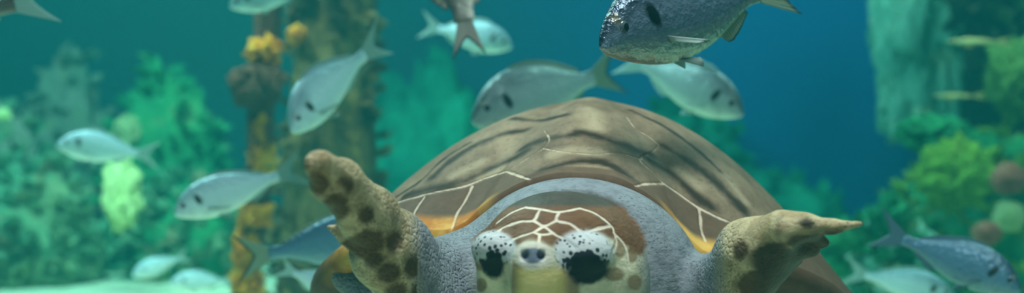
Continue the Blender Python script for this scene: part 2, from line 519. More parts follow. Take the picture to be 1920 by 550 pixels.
# neck, loose skin bulging round the back of the head
ell(A(1078, 560, 1.69), (0.168, 0.135, 0.160), 0.03)
ell(A(1090, 548, 1.66), (0.152, 0.10, 0.128), 0.03)
ell(A(880, 540, 1.70), (0.09, 0.10, 0.062), 0.05)
ell(A(1275, 592, 1.70), (0.085, 0.10, 0.065), 0.03)
# shoulders
cap(A(860, 560, 1.74), A(790, 530, 1.62), 0.07, 0.05, 0.04)
cap(A(1300, 610, 1.74), A(1362, 555, 1.62), 0.065, 0.045, 0.03)
# flipper on the viewer's left: thick edge toward the camera, blade trailing back
cap(A(800, 545, 1.62), A(733, 470, 1.50), 0.047, 0.043, 0.03, 0.62, (0.1, 1, 0.1))
cap(A(735, 470, 1.50), A(690, 402, 1.40), 0.037, 0.024, 0.025, 0.55, (0.2, 1, 0.15))
cap(A(690, 402, 1.40), A(632, 338, 1.29), 0.024, 0.0185, 0.02, 0.50, (0.3, 1, 0.2))
cap(A(630, 338, 1.29), A(596, 305, 1.22), 0.018, 0.0125, 0.015, 0.55, (0.3, 1, 0.2))
cap(A(722, 472, 1.44), A(652, 441, 1.395), 0.027, 0.012, 0.003, 0.8)
cap(A(652, 441, 1.395), A(613, 424, 1.385), 0.012, 0.0018, 0.003, 0.8)
cap(A(758, 512, 1.50), A(712, 476, 1.45), 0.032, 0.020, 0.015, 0.8)
cap(A(800, 585, 1.56), A(768, 540, 1.52), 0.046, 0.034, 0.02, 0.8)
# flipper on the viewer's right
cap(A(1352, 555, 1.62), A(1410, 478, 1.52), 0.044, 0.038, 0.03, 0.7)
cap(A(1410, 470, 1.52), A(1468, 430, 1.45), 0.038, 0.021, 0.02, 0.6)
cap(A(1470, 432, 1.45), A(1512, 421, 1.43), 0.019, 0.0105, 0.012, 0.6)
cap(A(1512, 421, 1.43), A(1560, 425, 1.42), 0.0095, 0.008, 0.010, 0.5)
ell(A(1492, 416, 1.44), (0.016, 0.018, 0.009), 0.006)
cap(A(1560, 426, 1.42), A(1613, 420, 1.40), 0.0075, 0.0032, 0.008, 0.6)
cap(A(1505, 428, 1.44), A(1545, 455, 1.47), 0.012, 0.006, 0.012, 0.5)
cap(A(1460, 460, 1.50), A(1522, 470, 1.50), 0.024, 0.008, 0.02, 0.6)
cap(A(1420, 505, 1.53), A(1492, 490, 1.53), 0.030, 0.006, 0.02, 0.6)
cap(A(1390, 550, 1.56), A(1440, 530, 1.57), 0.036, 0.012, 0.02, 0.6)
cap(A(1360, 505, 1.55), A(1425, 470, 1.47), 0.022, 0.016, 0.006, 0.8)
# rear flippers and tail, behind the shell
for sgn in (-1, 1):
    cap((ACX + sgn * 0.20, 2.50, CAMZ - 0.26), (ACX + sgn * 0.30, 2.74, CAMZ - 0.30), 0.05, 0.03, 0.03, 0.6, (1, 0.4, 0))
# knobbly inner skin at the axilla
cap(A(700, 540, 1.86), A(655, 520, 1.88), 0.035, 0.026, 0.02)
cap(A(1440, 545, 1.80), A(1480, 530, 1.84), 0.030, 0.022, 0.02)
# head, grown apart from the neck so that a fold stays round it
FN = F; F = np.full_like(FN, 1.0)
HR = R3(-6, -10)
ell(A(1058, 497, 1.570), (0.100, 0.120, 0.086), 0.012, HR)
ell(A(1050, 470, 1.545), (0.088, 0.105, 0.066), 0.02, HR)
ell(A(1040, 520, 1.525), (0.088, 0.095, 0.075), 0.03, HR)
ell(A(1100, 545, 1.53), (0.070, 0.08, 0.065), 0.03, HR)
cap(A(1024, 500, 1.49), A(1006, 503, 1.425), 0.050, 0.028, 0.025)
cap(A(1024, 545, 1.49), A(1006, 540, 1.42), 0.046, 0.024, 0.02)
cap(A(1020, 470, 1.50), A(1002, 482, 1.418), 0.034, 0.016, 0.02)
cap(A(940, 520, 1.50), A(930, 570, 1.50), 0.02, 0.02, 0.02)
# bony orbits
ell(A(927, 468, 1.472), (0.024, 0.034, 0.022), 0.008, R3(30))
ell(A(1096, 478, 1.455), (0.034, 0.036, 0.028), 0.008, R3(-25))
# sockets, nostrils, jaw line
ell(A(926, 503, 1.475), (0.019, 0.020, 0.019), 0.012)
ell(A(1102, 510, 1.462), (0.026, 0.022, 0.022), 0.012)
ell_cut(A(983, 480, 1.398), (0.0050, 0.012, 0.0058), 0.003)
ell_cut(A(1015, 480, 1.397), (0.0050, 0.012, 0.0058), 0.003)
h_ = np.clip(0.5 + 0.5 * (FN - F) / 0.004, 0, 1)
F = FN * (1 - h_) + F * h_ - 0.004 * h_ * (1 - h_)
del FN, h_
BV, BQ = surface_nets(F, xs, ys, zs)
del F
# light smoothing of the grid steps
nb = np.zeros_like(BV); cn = np.zeros(len(BV))
E = np.concatenate([BQ[:, [0, 1]], BQ[:, [1, 2]], BQ[:, [2, 3]], BQ[:, [3, 0]]])
for _ in range(2):
    nb[:] = 0; cn[:] = 0
    for a, b in ((0, 1), (1, 0)):
        np.add.at(nb, E[:, a], BV[E[:, b]]); np.add.at(cn, E[:, a], 1)
    BV = BV * 0.5 + 0.5 * nb / np.maximum(cn, 1)[:, None]
body_bvh = bvh_of(BV, BQ)

# pattern of the skin, in front view of the head (metres on the turtle itself)
bqx = 960 + FPX * BV[:, 0] / BV[:, 1]; bqy = 275 - FPX * (BV[:, 2] - CAMZ) / BV[:, 1]
yb = BV[:, 1]
head = (yb < 1.63) & (bqx > 880) & (bqx < 1225) & (yb > 1.3)
MM = 1.5 / FPX       # metres per pixel at the face
crown = poly_sd(bqx, bqy, densify([(882, 450), (905, 392), (975, 358), (1040, 355), (1110, 362), (1175, 395), (1210, 450), (1200, 480), (1170, 462), (1140, 446), (1096, 446), (1078, 460),
                                   (1060, 470), (1030, 462), (1000, 452), (975, 462), (955, 468), (945, 450), (925, 448)], 4)) * MM
spots = np.minimum.reduce([np.hypot((bqx - a) / w_, (bqy - b) / h_) - 1 for a, b, w_, h_ in
    ((1162, 466, 12, 20), (1152, 515, 20, 13), (1185, 478, 10, 16), (900, 495, 9, 14), (902, 535, 12, 14), (1190, 530, 14, 16), (970, 530, 12, 50), (1065, 540, 22, 44))]) * 0.010
lid = np.minimum(np.hypot((bqx - 925) / 42, (bqy - 467) / 34) - 1, np.hypot((bqx - 1095) / 56, (bqy - 474) / 42) - 1) * 0.02
nose = (np.hypot((bqx - 999) / 32, (bqy - 480) / 22) - 1) * 0.012
sock = np.minimum(np.hypot((bqx - 925) / 23, (bqy - 500) / 27) - 1, np.hypot((bqx - 1102) / 43, (bqy - 506) / 32) - 1) * 0.02
hlines = [
    [(1088, 391), (1118, 402), (1146, 424), (1152, 440)],
    [(985, 389), (958, 400), (932, 418)],
    [(1092, 438), (1120, 430), (1146, 424)],
    [(985, 389), (1020, 394), (1048, 398), (1088, 391)],
    [(1012, 394), (1008, 402), (1000, 414), (976, 416), (944, 427), (928, 440)],
    [(1048, 398), (1044, 414), (1068, 420), (1092, 438), (1106, 452)],
    [(1000, 414), (1020, 424), (1044, 414)],
    [(1020, 424), (1000, 436), (975, 444), (950, 455)],
    [(1020, 424), (1040, 440), (1056, 448), (1078, 466)],
    [(1000, 436), (1012, 440), (1025, 440), (1036, 437)],
    [(1012, 440), (1010, 455), (1006, 468)],
    [(1152, 440), (1156, 455), (1150, 470), (1146, 482)],
    [(1150, 436), (1172, 462), (1180, 500)],
]
Hd = np.full(len(BV), 1.0)
for s_ in hlines:
    pts = cast(body_bvh, densify(s_))
    if len(pts) > 1: Hd = np.minimum(Hd, sd_polyline(BV, pts))
isflip = np.maximum(sm(bqx, 1330, 1372), 1 - sm(bqx, 755, 800)) * (yb < 1.72)
toned = np.zeros((len(BV), 3))
GREY, CREAM, WARM = (np.array(lin(*c_)[:3]) for c_ in ((116, 120, 128), (196, 190, 164), (176, 160, 126)))
toned[:] = GREY
hm = head & (yb < 1.60)
f_ = (1 - sm(yb, 1.545, 1.60)) * sm(bqx, 872, 905) * (1 - sm(bqx, 1185, 1225)) * (yb > 1.3) * sm(bqy, 395, 425)
toned = toned * (1 - f_[:, None]) + CREAM * f_[:, None]
toned = toned * (1 - isflip[:, None]) + WARM * isflip[:, None]
big = 1.0
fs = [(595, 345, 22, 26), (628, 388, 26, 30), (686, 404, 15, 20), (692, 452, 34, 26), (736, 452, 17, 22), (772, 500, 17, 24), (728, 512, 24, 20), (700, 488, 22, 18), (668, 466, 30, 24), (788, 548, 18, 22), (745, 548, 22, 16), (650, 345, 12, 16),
      (1512, 420, 15, 9), (1455, 488, 54, 34), (1530, 460, 60, 26), (1500, 500, 50, 36), (1430, 535, 54, 34), (1578, 440, 58, 13), (1388, 468, 16, 20)]  # dark plates; those on the flipper undersides also paint in shade
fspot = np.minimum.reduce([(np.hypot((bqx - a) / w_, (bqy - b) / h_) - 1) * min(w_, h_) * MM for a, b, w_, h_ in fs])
body_attr = {
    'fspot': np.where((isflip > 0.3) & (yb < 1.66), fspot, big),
    'scaled': isflip,
    'nape': 1 - sm(bqy, 382, 392), 'cobble': np.clip(np.maximum(1 - sm(bqx, 840, 905), sm(bqx, 1290, 1350) * (1 - 0.75 * sm(bqx, 1350, 1400))), 0.12, 1),
    'crown': np.where(head & (yb < 1.70), crown, big), 'spots': np.where(hm & (yb < 1.56), spots, big), 'lid': np.where(hm & (yb < 1.53), lid, big),
    'nose': np.where(hm & (yb < 1.46), nose, big), 'sock': np.where(hm & (yb < 1.50), sock, big), 'hline': Hd,
    'beak': np.where(hm, np.maximum(np.abs(bqx - 1015) - 44, 505 - bqy) * MM, big), 'face': f_,
}
body_attr['under'] = sm(bqx, 1400, 1430)  # mask that deepens the right flipper's plates with painted shade
t = NT('turtle_skin')
c = t.coord()
A_ = {k: t.attr(k).outputs['Fac'] for k in body_attr}
base = t.attr('tone').outputs['Color']
n_f = t.noise(55, 5, 0.65, c)
base = t.mix(t.math('MULTIPLY', t.step(n_f, 0.42, 0.7), 0.55), base, t.mix(1.0, base, (0.36, 0.36, 0.40, 1), 'MULTIPLY'))
# fine dark pits in the loose neck skin
vv = t.mapping(c, (1, 1, 1.8))
pit = t.math('SUBTRACT', 1.0, t.step(t.vor(150, 'F1', vv), 0.10, 0.42))
pitn = t.math('MULTIPLY', pit, t.step(t.noise(20, 3, 0.6, c), 0.40, 0.62))
nf = t.math('SUBTRACT', 1.0, A_['face'])
base = t.mix(t.math('MULTIPLY', t.math('MULTIPLY', pitn, 0.8), nf), base, lin(38, 42, 48))
# flipper scales: brown plates with pale margins, plus painted underside shade
wv = t.n('VectorMath', {0: c, 1: t.n('VectorMath', {0: t.noise(14, 2, 0.5, c, 'Color'), 'Scale': 0.018}, operation='SCALE').outputs[0]}, operation='ADD').outputs[0]
de = t.vor(26, 'DISTANCE_TO_EDGE', wv); cc = t.vor(26, 'F1', wv, 'Color')
sep = t.n('SeparateColor', {'Color': cc})
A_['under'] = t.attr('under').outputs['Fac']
plate = t.mix(sep.outputs[0], lin(74, 56, 38), lin(140, 116, 78))
pm = t.math('MULTIPLY', t.step(de, 0.06, 0.20), t.math('MULTIPLY', A_['scaled'], t.step(sep.outputs[1], 0.15, 0.45)))
base = t.mix(t.math('MULTIPLY', pm, 0.45), base, plate)
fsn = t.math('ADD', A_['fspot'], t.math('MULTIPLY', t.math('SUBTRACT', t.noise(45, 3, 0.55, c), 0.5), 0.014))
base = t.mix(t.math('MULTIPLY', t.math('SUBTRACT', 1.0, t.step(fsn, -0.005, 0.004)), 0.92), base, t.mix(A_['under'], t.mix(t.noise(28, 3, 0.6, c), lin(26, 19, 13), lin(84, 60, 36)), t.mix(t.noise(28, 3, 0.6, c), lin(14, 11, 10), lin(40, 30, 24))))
# head
cn_ = t.math('ADD', A_['crown'], t.math('MULTIPLY', t.math('SUBTRACT', t.noise(40, 3, 0.5, c), 0.5), 0.012))
cb = t.mix(t.noise(70, 4, 0.65, t.mapping(c, (1, 1, 2))), lin(66, 44, 28), lin(124, 86, 58))
cb = t.mix(A_['nape'], cb, t.mix(t.noise(50, 4, 0.6, c), lin(40, 38, 35), lin(80, 74, 66)))
base = t.mix(t.math('SUBTRACT', 1.0, t.step(cn_, -0.004, 0.004)), base, cb)
base = t.mix(t.math('MULTIPLY', t.math('SUBTRACT', 1.0, t.step(A_['spots'], -0.003, 0.002)), 0.75), base, lin(112, 84, 54))
yb_ = t.mix(t.noise(16, 3, 0.5, c), lin(224, 208, 136), lin(184, 156, 98))
base = t.mix(t.math('MULTIPLY', t.math('SUBTRACT', 1.0, t.step(A_['beak'], -0.006, 0.008)), 0.85), base, yb_)
hl = t.math('ADD', A_['hline'], t.math('MULTIPLY', t.math('SUBTRACT', t.noise(80, 2, 0.5, c), 0.5), 0.003))
base = t.mix(t.math('SUBTRACT', 1.0, t.step(hl, 0.0006, 0.0030)), base, lin(204, 192, 176))
lidm = t.math('SUBTRACT', 1.0, t.step(A_['lid'], -0.003, 0.003))
spv = t.math('SUBTRACT', t.vor(150, 'F1', c), t.math('MULTIPLY', t.math('SUBTRACT', 1.0, t.step(A_['sock'], -0.004, 0.010)), 0.45))
speck = t.math('SUBTRACT', 1.0, t.step(t.math('ADD', spv, t.math('MULTIPLY', t.noise(60, 2, 0.5, c), 0.15)), 0.26, 0.46))
lidc = t.mix(speck, lin(176, 180, 184), lin(36, 40, 52))
base = t.mix(lidm, base, lidc)
nm = t.math('SUBTRACT', 1.0, t.step(A_['nose'], 0.0, 0.004))
base = t.mix(nm, base, lin(188, 184, 174))
nm2 = t.math('SUBTRACT', 1.0, t.step(A_['nose'], -0.0055, -0.0025))
base = t.mix(nm2, base, lin(96, 104, 122))
base = t.mix(t.math('SUBTRACT', 1.0, t.step(t.math('ADD', A_['sock'], t.math('MULTIPLY', t.math('SUBTRACT', t.noise(60, 3, 0.5, c), 0.5), 0.012)), -0.005, 0.002)), base, lin(24, 26, 34))
wr = t.noise(60, 5, 0.62, t.mapping(c, (1, 1, 2.2)))
cob = t.math('MULTIPLY', t.step(t.vor(130, 'DISTANCE_TO_EDGE', c), 0.0, 0.25), t.attr('cobble').outputs['Fac'])
hgt = t.math('ADD', t.math('MULTIPLY', wr, 0.7), t.math('MULTIPLY', cob, t.math('MULTIPLY', nf, 0.6)))
hgt = t.math('ADD', hgt, t.math('MULTIPLY', t.step(hl, 0.0, 0.005), 0.4))
M_skin = t.done(base, 0.55, t.bump(hgt, 0.7, 0.004), Specular_IOR_Level=0.12)
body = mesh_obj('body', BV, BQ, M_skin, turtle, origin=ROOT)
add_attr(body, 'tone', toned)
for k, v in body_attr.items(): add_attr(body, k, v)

def uv_sphere(cen, rad, nu=28, nv=18, rot=None):
    V, Fc = [], []
    for i in range(nv + 1):
        p = math.pi * i / nv
        for j in range(nu):
            a = 2 * math.pi * j / nu
            q_ = Vector((rad[0] * math.sin(p) * math.cos(a), rad[1] * math.sin(p) * math.sin(a), rad[2] * math.cos(p)))
            if rot is not None: q_ = rot @ q_
            V.append(tuple(q_ + Vector(cen)))
    for i in range(nv):
        for j in range(nu):
            k = (j + 1) % nu
            Fc.append((i * nu + j, (i + 1) * nu + j, (i + 1) * nu + k, i * nu + k))
    return V, Fc
t = NT('turtle_eye'); M_teye = t.done((0.004, 0.005, 0.008, 1), 0.2, Specular_IOR_Level=0.5)
for px, py, Y, r in ((924, 503, 1.4675, 0.0150), (1101, 512, 1.456, 0.0190)):
    v, f = uv_sphere(A(px, py, Y), (r, r * 0.9, r * 0.85))
    mesh_obj('eye', v, f, M_teye, turtle, origin=ROOT)

# ------------------------------------------------------------------ fish
def fish_mat(name, back, flank, belly, rough=0.32, metal=0.25):
    t = NT(name)
    h_ = t.attr('hgt').outputs['Fac']; tt = t.attr('along').outputs['Fac']; sp = t.attr('spot').outputs['Fac']; go = t.attr('gold').outputs['Fac']
    c = t.coord()
    hn = t.math('ADD', h_, t.math('MULTIPLY', t.math('SUBTRACT', t.noise(18, 3, 0.6, c), 0.5), 0.18))
    col = t.ramp(hn, [(0.08, belly), (0.34, flank), (0.62, flank), (0.92, back)])
    # thin lengthwise lines along the scale rows
    ln = t.math('SINE', t.math('MULTIPLY', h_, 95.0))
    bodym = t.step(tt, 0.26, 0.34)
    col = t.mix(t.math('MULTIPLY', t.math('MULTIPLY', t.step(ln, 0.2, 1.0), bodym), 0.22), col, t.mix(1.0, col, (0.35, 0.38, 0.42, 1), 'MULTIPLY'))
    headn = t.math('MULTIPLY', t.math('SUBTRACT', 1.0, bodym), t.step(t.noise(30, 4, 0.6, c), 0.40, 0.70))
    col = t.mix(t.math('MULTIPLY', headn, 0.5), col, t.mix(1.0, col, (0.4, 0.42, 0.46, 1), 'MULTIPLY'))
    col = t.mix(t.math('SUBTRACT', 1.0, t.step(sp, 0.6, 1.15)), col, (0.008, 0.010, 0.014, 1))
    col = t.mix(t.math('MULTIPLY', t.math('SUBTRACT', 1.0, t.step(go, 0.5, 1.2)), 0.35), col, lin(150, 136, 96))
    sc_ = t.vor(85, 'F1', t.mapping(c, (1, 1, 1)))
    hh = t.math('ADD', t.math('MULTIPLY', sc_, 0.8), t.math('ADD', t.noise(160, 3, 0.6, c), t.math('MULTIPLY', t.noise(40, 4, 0.6, c), 1.2)))
    return t.done(col, rough, t.bump(hh, 0.45, 0.004), Metallic=metal, Specular_IOR_Level=0.6)
M_f = {
    'silver': fish_mat('silver_fish_skin', lin(92, 112, 118), lin(168, 184, 188), lin(214, 220, 214)),
    'pale': fish_mat('pale_fish_skin', lin(146, 176, 190), lin(206, 226, 238), lin(236, 242, 244), 0.4, 0.1),
    'dark': fish_mat('dark_fish_skin', lin(40, 54, 72), lin(104, 124, 146), lin(170, 172, 164), 0.24, 0.55),
    'brown': fish_mat('brown_fish_skin', lin(70, 66, 62), lin(112, 106, 98), lin(160, 156, 146), 0.4, 0.15),
    'yellow': fish_mat('yellow_fish_skin', lin(150, 130, 70), lin(220, 200, 130), lin(235, 225, 170), 0.4, 0.05),
    'blue': fish_mat('blue_fish_skin', lin(72, 100, 124), lin(92, 128, 158), lin(130, 160, 176), 0.3, 0.3),
}
def fin_mat(name, a, b):
    t = NT(name); c = t.coord()
    e_ = t.attr('edge').outputs['Fac']; r_ = t.attr('ray').outputs['Fac']
    col = t.mix(t.step(t.math('SINE', t.math('MULTIPLY', r_, 90.0)), -0.2, 0.9), a, t.mix(1.0, a, (0.6, 0.62, 0.62, 1), 'MULTIPLY'))
    col = t.mix(t.step(e_, 0.80, 0.98), col, b)
    p = t.n('BsdfPrincipled', {'Base Color': col, 'Roughness': 0.4})
    tr = t.n('BsdfTranslucent', {'Color': col})
    mx = t.n('MixShader', {'Fac': 0.35, 1: p.outputs[0], 2: tr.outputs[0]})
    t.t.links.new(mx.outputs[0], t.out.inputs[0])
    return t.m
M_fin = {
    'silver': fin_mat('silver_fin', lin(170, 190, 186), lin(150, 170, 168)),
    'pale': fin_mat('pale_fin', lin(190, 214, 212), lin(190, 210, 208)),
    'tipped': fin_mat('dark_edged_fin', lin(150, 170, 150), lin(14, 20, 24)),
    'brown': fin_mat('brown_fin', lin(120, 116, 104), lin(16, 20, 22)),
    'blue': fin_mat('blue_fin', lin(96, 130, 150), lin(70, 100, 120)),
    'yellow': fin_mat('yellow_fin', lin(210, 195, 130), lin(200, 180, 110)),
}
t = NT('fish_eye'); e_ = t.attr('pupil').outputs['Fac']
M_feye = t.done(t.mix(t.step(e_, 0.52, 0.62), (0.005, 0.006, 0.01, 1), lin(62, 74, 80)), 0.15)

PT = [0, .015, .04, .08, .15, .25, .35, .45, .55, .65, .75, .85, .93, 1.0]
TOP = [0.0, .030, .062, .102, .155, .196, .212, .208, .190, .158, .116, .072, .050, .050]
BOT = [-.010, -.034, -.052, -.074, -.104, -.138, -.156, -.160, -.150, -.128, -.094, -.060, -.046, -.048]
WID = [.004, .018, .032, .047, .064, .078, .083, .080, .071, .057, .041, .026, .016, .009]

def make_fish(name, label, nose, fork, mat, fin, bend=0.0, roll=0.0, group='sea bream swimming in the tank', cat='fish', slim=1.0, fold=1.0, tail=1.0, up=None):
    """nose and fork: world points of the snout and of the fork of the tail fin"""
    N, T = Vector(nose), Vector(fork)
    L = (T - N).length / 1.12
    X = (N - T).normalized()
    up = Vector(up) if up is not None else Vector((0, 0, 1))
    Yv = up.cross(X).normalized(); Zv = X.cross(Yv).normalized()
    Mx = Matrix((X, Yv, Zv)).transposed() @ Matrix.Rotation(math.radians(roll), 3, 'X')
    mid = N.lerp(T, 0.45)
    root = empty(name, mid); tag(root, label, cat, group)
    Rm = np.array(Mx)
    def place(P):
        P = np.asarray(P, float).copy()
        s = np.clip(-P[:, 0], 0, 1.4)
        P[:, 1] += bend * (s ** 2) * 0.5 - bend * 0.16 * np.sin(np.pi * np.clip(s, 0, 1))
        return (P * L) @ Rm.T + np.array(N) - np.array(mid)
    nt, nc = 56, 36
    ts = np.concatenate([np.linspace(0, 1, nt) ** 1.35])
    to, bo, wi = (smooth_interp(ts, PT, q_) for q_ in (TOP, BOT, WID))
    to, bo = to * slim, bo * slim
    V, att = [], []
    for i in range(nt):
        cz, hz = (to[i] + bo[i]) / 2, (to[i] - bo[i]) / 2
        for j in range(nc):
            a = 2 * math.pi * j / nc
            cs, sn = math.cos(a), math.sin(a)
            y = wi[i] * math.copysign(abs(cs) ** 0.9, cs)
            z = cz + hz * math.copysign(abs(sn) ** 1.05, sn)
            # gill cover ridge and the closed mouth
            g = math.exp(-((ts[i] - (.245 - 0.10 * (z / .2) ** 2)) / .012) ** 2) * (abs(cs) ** 1.5)
            y *= 1 + 0.10 * g
            mth = math.exp(-((z - (-0.022 - 0.20 * ts[i])) / .005) ** 2) * (1 if ts[i] < .085 else 0)
            y *= 1 - 0.25 * mth
            V.append((-ts[i], y, z)); att.append((ts[i], 0.5 + 0.5 * sn, z))
    Fc = [(i * nc + j, i * nc + (j + 1) % nc, (i + 1) * nc + (j + 1) % nc, (i + 1) * nc + j) for i in range(nt - 1) for j in range(nc)]
    Fc.append(tuple(reversed(range(nc)))); Fc.append(tuple(range((nt - 1) * nc, nt * nc)))
    att = np.array(att)
    bd = mesh_obj('body', place(V), Fc, M_f[mat], root)
    add_attr(bd, 'along', att[:, 0]); add_attr(bd, 'hgt', att[:, 1])
    add_attr(bd, 'spot', np.hypot((att[:, 0] - 0.235 + 0.25 * (att[:, 2] - .06)) / 0.032, (att[:, 2] - 0.055) / 0.062))
    add_attr(bd, 'gold', np.hypot((att[:, 0] - 0.085) / 0.02, (att[:, 2] - 0.075) / 0.03))
    # eyes
    for s in (-1, 1):
        yy = np.interp(.105, PT, WID) * 0.80
        v, f = uv_sphere((-.108, s * yy, .040 * slim), (.029, .014, .029), 20, 12)
        ev = mesh_obj('eye', place(v), f, M_feye, root)
        vv = np.array(v); add_attr(ev, 'pupil', np.hypot(vv[:, 0] + .108, vv[:, 2] - .040 * slim) / .029)
    # fins: each a thin solid membrane  (base points, outer points, thickness)
    def fin_mesh(nm, base, tip, nu=18, nv=6, thick=0.006, matn=fin, curve=0.0):
        base, tip = np.array(base, float), np.array(tip, float)
        us = np.linspace(0, 1, nu)
        ip = lambda P, u: np.stack([np.interp(u, np.linspace(0, 1, len(P)), P[:, k]) for k in range(3)], -1)
        B, Tp = ip(base, us), ip(tip, us)
        dirv = (Tp - B).mean(0); bas = (B[-1] - B[0]); nrm = np.cross(dirv, bas); nrm /= max(np.linalg.norm(nrm), 1e-9)
        V, ee, ry = [], [], []
        for side in (1, -1):
            for v_ in np.linspace(0, 1, nv):
                th_ = thick * (1 - 0.8 * v_) * side * 0.5
                rip = 0.0015 * np.sin(us * 60) * v_
                P = B * (1 - v_) + Tp * v_ + nrm * (th_ + rip[:, None]) + nrm * curve * v_ * v_
                V.append(P); ee += [v_] * nu; ry += us.tolist()
        V = np.concatenate(V)
        Fc = []
        for s in range(2):
            o_ = s * nu * nv
            for i in range(nv - 1):
                for j in range(nu - 1):
                    q_ = (o_ + i * nu + j, o_ + i * nu + j + 1, o_ + (i + 1) * nu + j + 1, o_ + (i + 1) * nu + j)
                    Fc.append(q_ if s == 0 else q_[::-1])
        o_ = nu * nv
        ring = [i for i in range(nu)] + [i * nu + nu - 1 for i in range(1, nv)] + [(nv - 1) * nu + j for j in range(nu - 2, -1, -1)] + [i * nu for i in range(nv - 2, 0, -1)]
        for a, b in zip(ring, ring[1:] + ring[:1]): Fc.append((b, a, o_ + a, o_ + b))
        fo = mesh_obj(nm, place(V), Fc, M_fin[matn], root)
        add_attr(fo, 'edge', ee); add_attr(fo, 'ray', ry)
        return fo
    tp = lambda x: float(smooth_interp(np.array([x]), PT, TOP)[0]) * slim
    bt = lambda x: float(smooth_interp(np.array([x]), PT, BOT)[0]) * slim
    xs_ = np.linspace(.27, .86, 14)
    hts = np.interp(xs_, [.27, .34, .45, .6, .72, .8, .86], [.012, .060, .066, .052, .048, .042, .012]) * fold
    spk = 1 - 0.14 * (np.arange(14) % 2) * (xs_ < .6)
    fin_mesh('dorsal_fin', [(-x, 0, tp(x) - .006) for x in xs_], [(-x - .035, 0, tp(x) + h_ * s_) for x, h_, s_ in zip(xs_, hts, spk)], 30)
    xa = np.linspace(.66, .86, 8)
    ha = np.interp(xa, [.66, .70, .78, .86], [.015, .055, .045, .012]) * (0.5 + 0.5 * fold)
    fin_mesh('anal_fin', [(-x, 0, bt(x) + .006) for x in xa], [(-x - .03, 0, bt(x) - h_) for x, h_ in zip(xa, ha)], 16)
    zz = np.linspace(-1, 1, 17)
    fin_mesh('tail_fin', [(-.985, 0, .047 * z) for z in zz],
             [(-1.0 - (.12 + .15 * abs(z) ** 1.25) , 0, (.055 * z + .125 * math.copysign(abs(z) ** 1.1, z)) * tail) for z in zz], 34, 8, 0.010)
    for s in (-1, 1):
        yb_ = float(np.interp(.29, PT, WID)) * .93
        fin_mesh('pectoral_fin', [(-.285, s * yb_, -.038), (-.290, s * yb_, -.050), (-.296, s * yb_ * .98, -.064)],
                 [(-.50, s * (yb_ + .018), -.108), (-.485, s * (yb_ + .022), -.112), (-.43, s * (yb_ + .022), -.108)], 12, 6, .005, matn='silver' if fin == 'tipped' else fin)
        fin_mesh('pelvic_fin', [(-.355, s * .022, bt(.355) + .012), (-.38, s * .026, bt(.38) + .008), (-.40, s * .026, bt(.40) + .008)],
                 [(-.47, s * .05, bt(.355) - .050), (-.475, s * .05, bt(.36) - .03), (-.47, s * .045, bt(.38) - .008)], 10, 5, .005, matn='silver' if fin == 'tipped' else fin)
    return root

make_fish('sea_bream', 'big dark silver bream with black gill patch cut off by the top edge', at(1124, 86, 1.69), at(1466, -30, 1.93), 'dark', 'tipped', bend=-0.06, roll=3, tail=0.9)
make_fish('sea_bream', 'grey silver bream passing right behind the top of the turtle shell', at(884, 226, 2.75), at(1148, 136, 2.95), 'silver', 'tipped', bend=-0.10, fold=0.35, slim=1.1)
make_fish('sea_bream', 'hazy silver bream facing right below the big dark bream', at(1394, 214, 3.0), at(1180, 112, 3.2), 'silver', 'pale', bend=0.05, fold=0.5)
make_fish('sea_bream', 'pale bream facing right half hidden behind the brown upward swimming fish', at(960, 88, 3.7), at(806, 50, 3.8), 'pale', 'pale', fold=0.6)
make_fish('sea_bream', 'brown bream swimming upward with its dark edged tail hanging down', at(842, -190, 2.60), at(874, 66, 2.45), 'brown', 'brown', up=(-1, 0.15, 0), bend=0.05, slim=1.45, tail=0.62)
make_fish('sea_bream', 'dusky bream in the top left corner with a pale tail lobe', at(-270, 70, 2.3), at(62, 2, 2.4), 'brown', 'pale', fold=0.5, slim=1.1)
make_fish('sea_bream', 'pale bream at the top edge above the orange sponged post', at(430, 12, 3.4), at(580, -22, 3.5), 'pale', 'pale', fold=0.6)
make_fish('sea_bream', 'pale blue bream diving steeply in front of the thick mossy pillar', at(545, 246, 2.75), at(684, 88, 2.95), 'pale', 'silver', bend=0.16, fold=0.4, slim=1.12)
make_fish('sea_bream', 'small pale bream swimming before the left reef above a pale sponge', at(106, 272, 3.7), at(278, 290, 3.85), 'pale', 'pale', fold=0.5)
make_fish('sea_bream', 'pale silver bream with upturned tail crossing in front of the sponged post', at(326, 402, 2.8), at(543, 322, 2.9), 'pale', 'silver', bend=0.10, fold=0.35)
make_fish('sea_bream', 'bluish bream whose front half is hidden behind the raised left flipper', at(748, 440, 2.55), at(478, 480, 2.6), 'blue', 'tipped', fold=0.4, bend=-0.05)
make_fish('sea_bream', 'faint pale green bream low over the sand near the left reef', at(248, 518, 4.6), at(344, 482, 4.7), 'pale', 'pale', fold=0.5)
make_fish('sea_bream', 'faint pale bream at the bottom edge beside the foot of the sponged post', at(318, 532, 4.4), at(432, 528, 4.5), 'pale', 'pale', fold=0.5)
make_fish('sea_bream', 'pale bream low behind the left rim of the turtle shell', at(662, 566, 2.75), at(536, 505, 2.8), 'pale', 'pale', fold=0.5)
make_fish('sea_bream', 'large blue bream heading down right in the lower right corner', at(1915, 545, 2.35), at(1672, 440, 2.5), 'blue', 'blue', bend=-0.08, fold=0.35, roll=-8)
make_fish('sea_bream', 'pale aqua bream at the bottom edge right of the turtle', at(1790, 560, 3.2), at(1604, 512, 3.3), 'pale', 'pale', fold=0.5)
make_fish('slender_fish', 'slender pale yellow fish before the dark cave, the upper one', at(1776, 78, 4.6), at(1884, 78, 4.6), 'yellow', 'yellow', slim=0.30, fold=0.3, tail=0.5, group='slender yellow fish by the cave')
make_fish('slender_fish', 'slender pale yellow fish before the dark cave, the lower one', at(1750, 180, 4.7), at(1838, 180, 4.7), 'yellow', 'yellow', slim=0.28, fold=0.3, tail=0.5, group='slender yellow fish by the cave')

